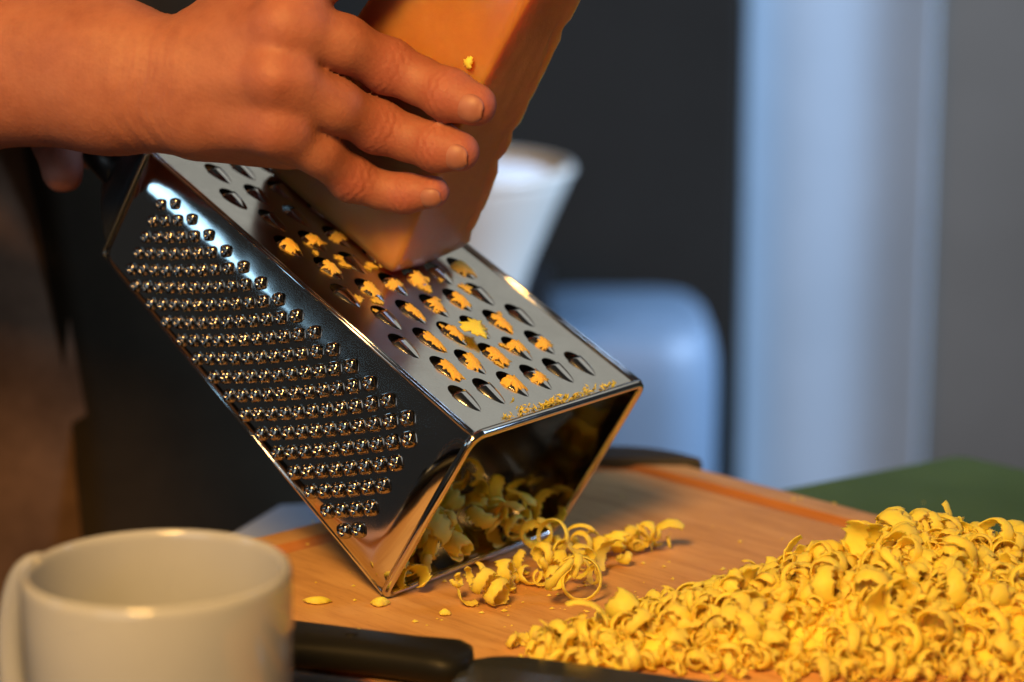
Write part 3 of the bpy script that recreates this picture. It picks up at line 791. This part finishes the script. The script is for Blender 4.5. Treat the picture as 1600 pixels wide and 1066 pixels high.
# ------------------------------------------------------------------ knives
def knife(name, p0, p1, label, hl, hw, ht, blade_len, z0):
    """p0 -> p1 runs from the handle's butt to the tip; lies flat on the board."""
    d = nrm(p1 - p0); s_ = np.array([-d[1], d[0], 0])      # s_ points away from the camera
    e = empty(name, p0); rings = []
    N_ = 26
    for k in range(N_ + 1):
        a = k / N_; x = a * hl
        back = hw * (.50 + .05 * math.sin(a * 3.1)); bel = hw * (.50 + .07 * math.sin(a * 6.3))
        if a > .80: back *= 1 + .22 * math.sin((a - .80) / .2 * math.pi * .6)      # finger guard
        if a > .93: q = (a - .93) / .07; back *= math.sqrt(max(.02, 1 - q * q)); bel *= math.sqrt(max(.05, 1 - q * q * .8))
        if a < .06: q = 1 - a / .06; back *= math.sqrt(max(.1, 1 - q * q)); bel *= math.sqrt(max(.1, 1 - q * q))
        tz = ht / 2 * (1 if .05 < a < .95 else .75); ring = []
        for j in range(18):
            q = 2 * math.pi * j / 18; cy = math.cos(q); sy = math.sin(q)
            yy = (abs(cy) ** .7) * (1 if cy > 0 else -1) * (back if cy > 0 else bel); zq = (abs(sy) ** .75) * (1 if sy > 0 else -1) * tz
            ring.append(d * x + s_ * yy + zz * (ht / 2 + zq))
        rings.append(ring)
    vs, fs = loft(rings); o = link('handle', pymesh('knife_handle', vs, fs), M['black_gloss'], e); o.matrix_parent_inverse = Matrix()
    o.location = (0, 0, z0)
    for fx in (.30, .62):
        vs, fs = lathe([(0, .0007), (.0020, .0006), (.0027, 0), (.0027, -.001)], 16)
        r_ = link('rivet', pymesh('rivet', vs, fs), M['black_gloss'], e); r_.matrix_parent_inverse = Matrix(); r_.location = V(d * hl * fx + zz * (z0 + ht - .0002))
    # blade: wedge section, spine away, edge towards the viewer
    rings = []; N_ = 24
    for k in range(N_ + 1):
        a = k / N_; x = hl * .985 + a * blade_len
        top = hw * .52 * (1 if a > .10 else .25 + .75 * (a / .10) ** .6) * (1 - .55 * max(0, a - .45) ** 1.5)
        bot = -hw * .60 * (1 - a ** 3.0) ** .8
        zt = .0042 * (1 - .5 * a)
        zc = ht * .42
        ring = [d * x + s_ * top + zz * (zc + zt * .5), d * x + s_ * (top * .2 + bot * .2) + zz * (zc + zt * .42), d * x + s_ * bot + zz * (zc + .0003),
                d * x + s_ * bot + zz * (zc - .0003), d * x + s_ * (top * .2 + bot * .2) + zz * (zc - zt * .42), d * x + s_ * top + zz * (zc - zt * .5)]
        rings.append(ring)
    vs, fs = loft(rings); o = link('blade', pymesh('knife_blade', vs, fs, False), M['dark_blade'], e); o.matrix_parent_inverse = Matrix(); o.location = (0, 0, z0)
    tag(e, label, 'knife'); return e
k0 = on_z(455, 1001, .008); k1 = on_z(1150, 1088, .008); kd = nrm(k1 - k0)
tipend = on_z(738, 1036, .008)
hl = .118
knife('kitchen_knife', np.array([*(tipend - kd * hl)[:2], 0]), np.array([*k1[:2], 0]), 'black handled knife lying across the board between mug and cheese heap', hl, .024, .0125, .135, .0006)
k0b = on_z(455, 1092, .006); k1b = on_z(900, 1150, .006); kdb = nrm(k1b - k0b)
st = k0b - kdb * .055
knife('paring_knife', np.array([*st[:2], 0]), np.array([*k1b[:2], 0]), 'second black handled knife at the bottom edge beside the mug', .112, .024, .0125, .10, .0006)

# ------------------------------------------------------------------ cheese shavings
def curl_mesh(seed):
    rg = random.Random(seed); n = rg.randint(22, 30); nb = 8
    r0 = rg.uniform(.0020, .0040); turns = rg.uniform(.5, 1.5); k = rg.uniform(.05, .5); wdt = rg.uniform(.0030, .0085)
    drift = rg.uniform(-.006, .006); thk = rg.uniform(.0005, .0010); vs = []; fs = []; ph = rg.uniform(0, 9)
    flat = rg.random() < .22
    if flat: turns = rg.uniform(.25, .5); r0 *= 1.8
    for i in range(n + 1):
        a = i / n; q = a * turns * 2 * math.pi; r = r0 * (1 + k * q / 3)
        cx, cz = r * math.cos(q), r * math.sin(q); cy = drift * a + .0006 * math.sin(q * 1.7 + ph)
        w = wdt * (.32 + .68 * math.sin(math.pi * min(1, .12 + a * .82)) ** .6) / 2
        w *= 1 + .24 * math.sin(a * 31 + ph) * (.5 + .5 * math.sin(a * 57 + ph * 2))
        t_ = thk * (.55 + .45 * math.sin(math.pi * a)); bow = .0006
        nx_, nz_ = math.cos(q), math.sin(q)
        for j in range(nb):
            b = 2 * math.pi * j / nb; yy = math.copysign(abs(math.cos(b)) ** .8, math.cos(b)); tt = math.sin(b)
            jag = 1 + (.22 * math.sin(a * 83 + ph + (1.7 if yy > 0 else 0))) * (abs(yy) > .8)
            rr = t_ * tt * .5 + bow * (1 - yy * yy)
            vs.append((cx + nx_ * rr, cy + yy * w * jag, cz + nz_ * rr))
    for i in range(n):
        for j in range(nb):
            j2 = (j + 1) % nb; fs.append((i * nb + j, i * nb + j2, (i + 1) * nb + j2, (i + 1) * nb + j))
    fs.append(tuple(range(nb))[::-1]); fs.append(tuple(n * nb + j for j in range(nb)))
    arr = np.array(vs); c = arr.mean(0); vs = [tuple(v_ - c) for v_ in arr]
    me = pymesh('cheese_shaving', vs, fs); me.materials.append(M['shaving']); return me
CURLS = [curl_mesh(100 + i) for i in range(40)]
def curl_at(pos, seed, scale=1.0, rot=None):
    rg = random.Random(seed); me = CURLS[rg.randrange(len(CURLS))]
    o = bpy.data.objects.new('cheese_shaving', me); COL.objects.link(o)
    e = rot or (rg.uniform(-.7, .7), rg.uniform(0, 6.28), rg.uniform(0, 6.28))
    mm = Matrix.Rotation(e[2], 4, 'Z') @ Matrix.Rotation(e[0], 4, 'X') @ Matrix.Rotation(e[1], 4, 'Y') @ Matrix.Scale(scale * rg.uniform(.55, 1.25), 4)
    # rest the lowest point a little into its bed
    zmin = min((mm @ v_.co).z for v_ in me.vertices)
    o.matrix_world = Matrix.Translation(Vector((pos[0], pos[1], pos[2] - zmin))) @ mm
    return o
# heap
def heap_h(x, y):
    h = 0
    for cx, cy, sx, sy, hh in ((.160, .872, .040, .036, .0245), (.112, .846, .042, .030, .0135), (.062, .820, .036, .020, .0085), (.150, .818, .085, .026, .014), (.205, .845, .05, .040, .007), (.025, .808, .020, .014, .004)):
        q = ((x - cx) / sx) ** 2 + ((y - cy) / sy) ** 2; h = max(h, 0) + hh * math.exp(-q * 1.0)
    return h
vs = []; fs = []; gx, gy = 110, 80; hx0, hx1, hy0, hy1 = -.01, .33, .755, .965
for i in range(gx + 1):
    for j in range(gy + 1):
        x = hx0 + (hx1 - hx0) * i / gx; y = hy0 + (hy1 - hy0) * j / gy; h = heap_h(x, y)
        h2 = h - .0013 - .015 * math.exp(-h / .0055) + .003 * noise.noise(Vector((x * 160, y * 160, 0))) + .002 * noise.noise(Vector((x * 380, y * 380, 3)))
        vs.append((x, y, max(h2, -.004)))
for i in range(gx):
    for j in range(gy):
        a = i * (gy + 1) + j; q = (a, a + gy + 1, a + gy + 2, a + 1)
        if max(vs[k][2] for k in q) > -.0035: fs.append(q)
heap_core = link('grated_cheese', pymesh('grated_cheese', vs, fs), M['shaving'])
tag(heap_core, 'packed grated cheese inside the heap on the board', 'cheese', None, 'stuff')
HEAP = []; tries = 0; rg = random.Random(5)
while len(HEAP) < 2000 and tries < 90000:
    tries += 1; x = rg.uniform(.0, .30); y = rg.uniform(.765, .955); h = heap_h(x, y)
    if h < .0014 + rg.random() * .0035: continue
    X, Y = to_px((x, y, h))
    if not (-60 < X < 1680 and Y < 1120): continue
    HEAP.append((x, y, h, X, Y))
# the ones nearest to the viewer and on the skyline are individuals, the rest one mass
vis = [q for q in HEAP if q[3] < 1610 and q[4] < 1075]; rg.shuffle(vis)
indiv = vis[:235]; rest = [q for q in HEAP if q not in set(indiv)]
for k, (x, y, h, X, Y) in enumerate(indiv):
    o = curl_at((x, y, max(.0004, h - .0036 + rg.uniform(-.0015, .0015))), 1000 + k, .72 + .42 * min(1, h / .010))
    tag(o, 'curled yellow cheese shaving lying in the big heap', 'cheese shaving', 'shavings in the big heap')
def joined(name, items, seed, scale, label, sink):
    allv = []; allf = []; rgj = random.Random(seed); base = 0
    for k, (x, y, h) in enumerate(items):
        me = CURLS[rgj.randrange(len(CURLS))]
        mm = Matrix.Rotation(rgj.uniform(0, 6.28), 4, 'Z') @ Matrix.Rotation(rgj.uniform(-.7, .7), 4, 'X') @ Matrix.Rotation(rgj.uniform(0, 6.28), 4, 'Y') @ Matrix.Scale(scale * rgj.uniform(.5, 1.15), 4)
        co = np.empty(len(me.vertices) * 3); me.vertices.foreach_get('co', co); co = co.reshape(-1, 3) @ np.array(mm.to_3x3()).T
        co = co * (.62 + .38 * min(1, h / .010)); co += np.array([x, y, max(.0003, h - sink) - co[:, 2].min()]); allv.append(co)
        allf += [tuple(i + base for i in p.vertices) for p in me.polygons]; base += len(co)
    o = link(name, pymesh(name, np.concatenate(allv), allf), M['shaving']); tag(o, label, 'cheese', None, 'stuff'); return o
joined('grated_cheese', [(x, y, h) for x, y, h, X, Y in rest], 3, .85, 'mass of small yellow cheese curls filling the heap', .0046)
# the trail spilling from the grater's mouth
trail = [(812, 902, 1.5), (850, 905, 1.5), (838, 880, 1.4), (770, 938, 1.5), (742, 930, 1.2), (755, 950, 1.2), (880, 898, 1.3), (905, 880, 1.3), (915, 905, 1.25), (935, 880, 1.3),
         (945, 900, 1.1), (960, 878, 1.2), (975, 885, 1.1), (995, 872, 1.1), (1015, 868, 1.0), (1035, 862, 1.2), (865, 925, 1.1), (885, 948, 1.5), (905, 940, 1.1), (930, 925, .8),
         (860, 890, 1.3), (895, 865, 1.0), (925, 862, 1.1), (715, 940, 1.0), (1000, 955, 1.4), (790, 925, .8), (985, 862, .9), (950, 865, 1.0), (870, 872, 1.1), (1045, 858, .9), (825, 915, 1.1), (895, 918, .9), (805, 915, .9), (845, 918, .8), (858, 908, 1.0), (872, 905, .9), (910, 893, 1.0), (922, 890, .8), (940, 870, .9), (968, 868, .8), (1005, 866, .8), (1025, 856, .8), (780, 948, .7), (728, 948, .7)]
for k, (X, Y, s_) in enumerate(trail):
    g = on_z(X, Y); o = curl_at((g[0], g[1], .0006 + .004 * (k % 3) * (k < 24) * .6), 3000 + k, .55 + s_ * .42)
    tag(o, 'plump cheese curl lying just outside the grater mouth', 'cheese shaving', 'shavings trailing from the grater mouth')
# inside the mouth, heaped on the lower panel
k = 0; rgi = random.Random(11)
for k in range(52):
    a = rgi.uniform(.06, .97); b = rgi.uniform(-.006, .032); lay = rgi.choice((0, 0, 1, 1, 2, 3))
    P = C_ + gu * GW * a + gn * b - N_s * .0015
    hgt = lay * .0062 * math.sin(math.pi * min(1, max(.1, a)))
    o = curl_at((P[0], P[1], max(.0005, P[2]) + hgt + .001), 4000 + k, 1.15)
    tag(o, 'cheese curl in the shade inside the grater mouth', 'cheese shaving', 'shavings inside the grater mouth')
# single flakes and crumbs on the bare board
def flake_mesh(seed, sx, sy, th_, dome, jag=.2, n=26):
    rg = random.Random(seed); vs = []; fs = []; ph = rg.uniform(0, 9)
    def rim(a): return 1 + jag * (.5 * math.sin(3 * a + ph) + .35 * math.sin(7 * a + 2 * ph) + .4 * math.sin(13 * a + ph * 3) + (.45 * math.sin(23 * a + ph * 5) if n > 30 else 0))
    rings = (0.02, .4, .75, 1.0)
    for side in (1, -1):
        for r in rings:
            for q in range(n):
                a = 2 * math.pi * q / n; e = rim(a); x = sx * r * e * math.cos(a); y = sy * r * e * math.sin(a)
                z = dome * (1 - r * r) + side * th_ * .5 * (1 - .6 * r ** 4) + .0003 * noise.noise(Vector((x * 500, y * 500, seed)))
                vs.append((x, y, z))
    K_ = len(rings)
    for s_ in (0, 1):
        for i in range(K_ - 1):
            for q in range(n):
                q2 = (q + 1) % n; b0 = (s_ * K_ + i) * n; b1 = b0 + n
                f = (b0 + q, b1 + q, b1 + q2, b0 + q2); fs.append(f if s_ == 0 else f[::-1])
        c = tuple((s_ * K_) * n + q for q in range(n)); fs.append(c if s_ == 0 else c[::-1])
    for q in range(n):
        q2 = (q + 1) % n; a = (K_ - 1) * n; b = (2 * K_ - 1) * n; fs.append((a + q, b + q, b + q2, a + q2))
    me = pymesh('cheese_flake', vs, fs); me.materials.append(M['shaving']); return me
for X, Y, sx, sy, dm, rz, lab in ((496, 943, .0050, .0022, .0016, .1, 'thin cheese flake on the bare board beside the mug'), (594, 946, .0036, .0026, .0022, .4, 'curved cheese flake at the lowest corner of the grater'),
                                  (695, 961, .0022, .0020, .0012, .2, 'tiny cheese chip on the board in front of the grater mouth')):
    g = on_z(X, Y); o = link('cheese_flake', flake_mesh(int(X), sx, sy, .0009, dm)); o.location = (g[0], g[1], .0008); o.rotation_euler = (.12, .05, rz)
    tag(o, lab, 'cheese flake')
g = at(1440, 812, 1.0); hx_ = .1735
pz = on_z(1440, 812, .030); o = link('cheese_chunk', flake_mesh(77, .0052, .0046, .0062, .0012, .10)); o.location = V(pz)
tag(o, 'rounded cheese chunk on the crest of the heap', 'cheese chunk')
items = []
for k in range(150):
    X = rgi.uniform(470, 1500); Y = rgi.uniform(770, 1000); g = on_z(X, Y)
    if rgi.random() < .55: X = rgi.uniform(640, 1080); Y = rgi.uniform(850, 985); g = on_z(X, Y)
    items.append(g)
av = []; af = []; base = 0
for g in items:
    s_ = rgi.uniform(.0003, .0011); n_ = 6
    ico = [(1, 0, 0), (-1, 0, 0), (0, 1, 0), (0, -1, 0), (0, 0, 1), (0, 0, -.4)]
    pr_ = [(x * s_ * rgi.uniform(.6, 1.6), y * s_ * rgi.uniform(.6, 1.6), (z + .4) * s_ * .8) for x, y, z in ico]
    av += [(g[0] + x, g[1] + y, z + .0001) for x, y, z in pr_]
    af += [tuple(i + base for i in t_) for t_ in ((0, 2, 4), (2, 1, 4), (1, 3, 4), (3, 0, 4), (2, 0, 5), (1, 2, 5), (3, 1, 5), (0, 3, 5))]; base += 6
o = link('cheese_crumbs', pymesh('cheese_crumbs', av, af, False), M['shaving']); tag(o, 'tiny cheese crumbs scattered over the board', 'cheese', None, 'stuff')

# scraps caught on the coarse blades
def blade_z(x, y):
    a = (.2e-3 - y) / 12.3e-3
    if not 0 <= a < 1: return 0.0
    wd = 4.1e-3 * (1 - a ** 2.0) ** .62 + 1e-5; b = x / wd
    return 2.0e-3 * (1 - a) ** .85 * (1 + .25 * a) * max(0, 1 - abs(b) ** 2.6) ** .7 if abs(b) < 1 else 0.0
def scrap_mesh(seed):
    rg = random.Random(seed); n = 40; vs = []; fs = []; rings = (.03, .3, .55, .78, .92, 1.0); ph = [rg.uniform(0, 6.28) for _ in range(6)]; n = 56
    cx, cy = rg.uniform(-.9e-3, .6e-3), -rg.uniform(3.6e-3, 5.6e-3); sx = rg.uniform(2.6e-3, 4.2e-3); sy = rg.uniform(3.0e-3, 5.4e-3); sk = rg.uniform(-.3, .3); fat = rg.uniform(.5, 1.3)
    for r in rings:
        for q in range(n):
            t = 2 * math.pi * q / n
            e = 1 + .22 * math.sin(2 * t + ph[0]) + .16 * math.sin(5 * t + ph[1]) + .13 * math.sin(9 * t + ph[2]) + .13 * math.sin(14 * t + ph[3]) + .10 * rg.uniform(-1, 1)
            x = cx + sx * r * e * math.cos(t); y = cy + sy * r * e * math.sin(t) + sk * sx * r * math.cos(t)
            y = min(y, -.5e-3 + .3e-3 * math.sin(x * 3000 + ph[4]))
            nz_ = noise.noise(Vector((x * 900, y * 900, seed))) * .5 + noise.noise(Vector((x * 2300, y * 2300, seed))) * .35
            z = blade_z(x, y) + (fat * (.00050 + .00055 * nz_) * (1 - r ** 5) if r < 1 else -.0002) + .00012
            vs.append((x, y, z))
    for i in range(len(rings) - 1):
        for q in range(n):
            q2 = (q + 1) % n; fs.append((i * n + q, (i + 1) * n + q, (i + 1) * n + q2, i * n + q2))
    fs.append(tuple(range(n)))
    me = pymesh('cheese_scrap', vs, fs); me.materials.append(M['scrap']); return me
SCR = [scrap_mesh(500 + i) for i in range(16)]
rgs = random.Random(21)
for t_, s_ in blades:
    if s_ < .14 and not (.38 < t_ < .75): continue
    if s_ > .80: continue
    prob = .90 if (.19 < s_ < .7 and t_ < .72) else .38
    if rgs.random() > prob: continue
    o = bpy.data.objects.new('cheese_scrap', SCR[rgs.randrange(16)]); COL.objects.link(o)
    o.matrix_world = frame(cpos(t_, s_), cux, N_c) @ Matrix.Diagonal(((1 if rgs.random() < .5 else -1) * (1 - .1 * s_), rgs.uniform(.8, 1.15), 1 - .1 * s_, 1))
    tag(o, 'ragged cheese scrap caught on a coarse grater blade', 'cheese scrap', 'scraps caught on the coarse blades')
SMR = [flake_mesh(700 + q, .0016 + .0004 * (q % 3), .0024 + .0005 * (q % 2), .0005, .0002, .40, 44) for q in range(6)]
for me in SMR: me.materials.clear(); me.materials.append(M['scrap'])
for q in range(26):
    t_ = rgs.uniform(.16, .78); s_ = rgs.gauss(.46, .10)
    if s_ > .47 and t_ > .44: s_ -= .14
    o = bpy.data.objects.new('cheese_smear', SMR[q % 6]); COL.objects.link(o)
    o.matrix_world = frame(cpos(t_, s_) + N_c * .0003, cux + cuy * rgs.uniform(-1, 1), N_c) @ Matrix.Scale(rgs.uniform(.35, 1.05), 4)
    tag(o, 'thin cheese smear between the coarse blades below the block', 'cheese smear', 'smears on the coarse face')
def plane_hit(px, py, P0, Nn):
    d = at(px, py, 1.0) - np.array([0, 0, CAM_H]); t_ = ((P0 - np.array([0, 0, CAM_H])) @ Nn) / (d @ Nn); return np.array([0, 0, CAM_H]) + d * t_
P = plane_hit(741, 512, A_ + N_c * .0036, N_c)
o = link('cheese_flake', flake_mesh(91, .0050, .0052, .0011, .0006, .42)); o.matrix_world = frame(P, cux + cuy * .3, N_c + np.array([0, -.1, .05]))
tag(o, 'large flat cheese flake lying across the coarse blades', 'cheese flake')
P = plane_hit(732, 98, ck0 - cku * .0006, -cku)
o = link('cheese_flake', flake_mesh(95, .0020, .0024, .0010, .0006, .35)); o.matrix_world = frame(P, cka, -cku)
tag(o, 'small yellow cheese fleck stuck to the side of the block', 'cheese flake')
# crumb line along the lower edge of the coarse face
av = []; af = []; base = 0
for k in range(230):
    q = rgs.random(); t_ = .20 + .68 * q
    if rgs.random() > (.25 + .75 * math.exp(-((t_ - .48) / .20) ** 2)): continue
    s_ = .012 + abs(rgs.gauss(0, .008)) * (1 + 1.2 * math.exp(-((t_ - .34) / .05) ** 2))
    P = cpos(t_, s_) + N_c * rgs.uniform(.0002, .0010); z_ = rgs.uniform(.0004, .0011)
    dirv = nrm(RNG.normal(0, 1, 3)); a_ = nrm(np.cross(dirv, N_c)); c_ = np.cross(dirv, a_)
    pts = [P + dirv * z_ * 1.6, P - dirv * z_ * 1.6, P + a_ * z_ * .5, P - a_ * z_ * .5, P + c_ * z_ * .5, P - c_ * z_ * .5]
    av += pts; af += [tuple(i + base for i in t3) for t3 in ((0, 2, 4), (2, 1, 4), (1, 3, 4), (3, 0, 4), (2, 0, 5), (1, 2, 5), (3, 1, 5), (0, 3, 5))]; base += 6
o = link('cheese_crumbs', pymesh('cheese_crumbs', av, af, False), M['shaving']); tag(o, 'line of fine cheese crumbs along the lower edge of the coarse face', 'cheese', None, 'stuff')
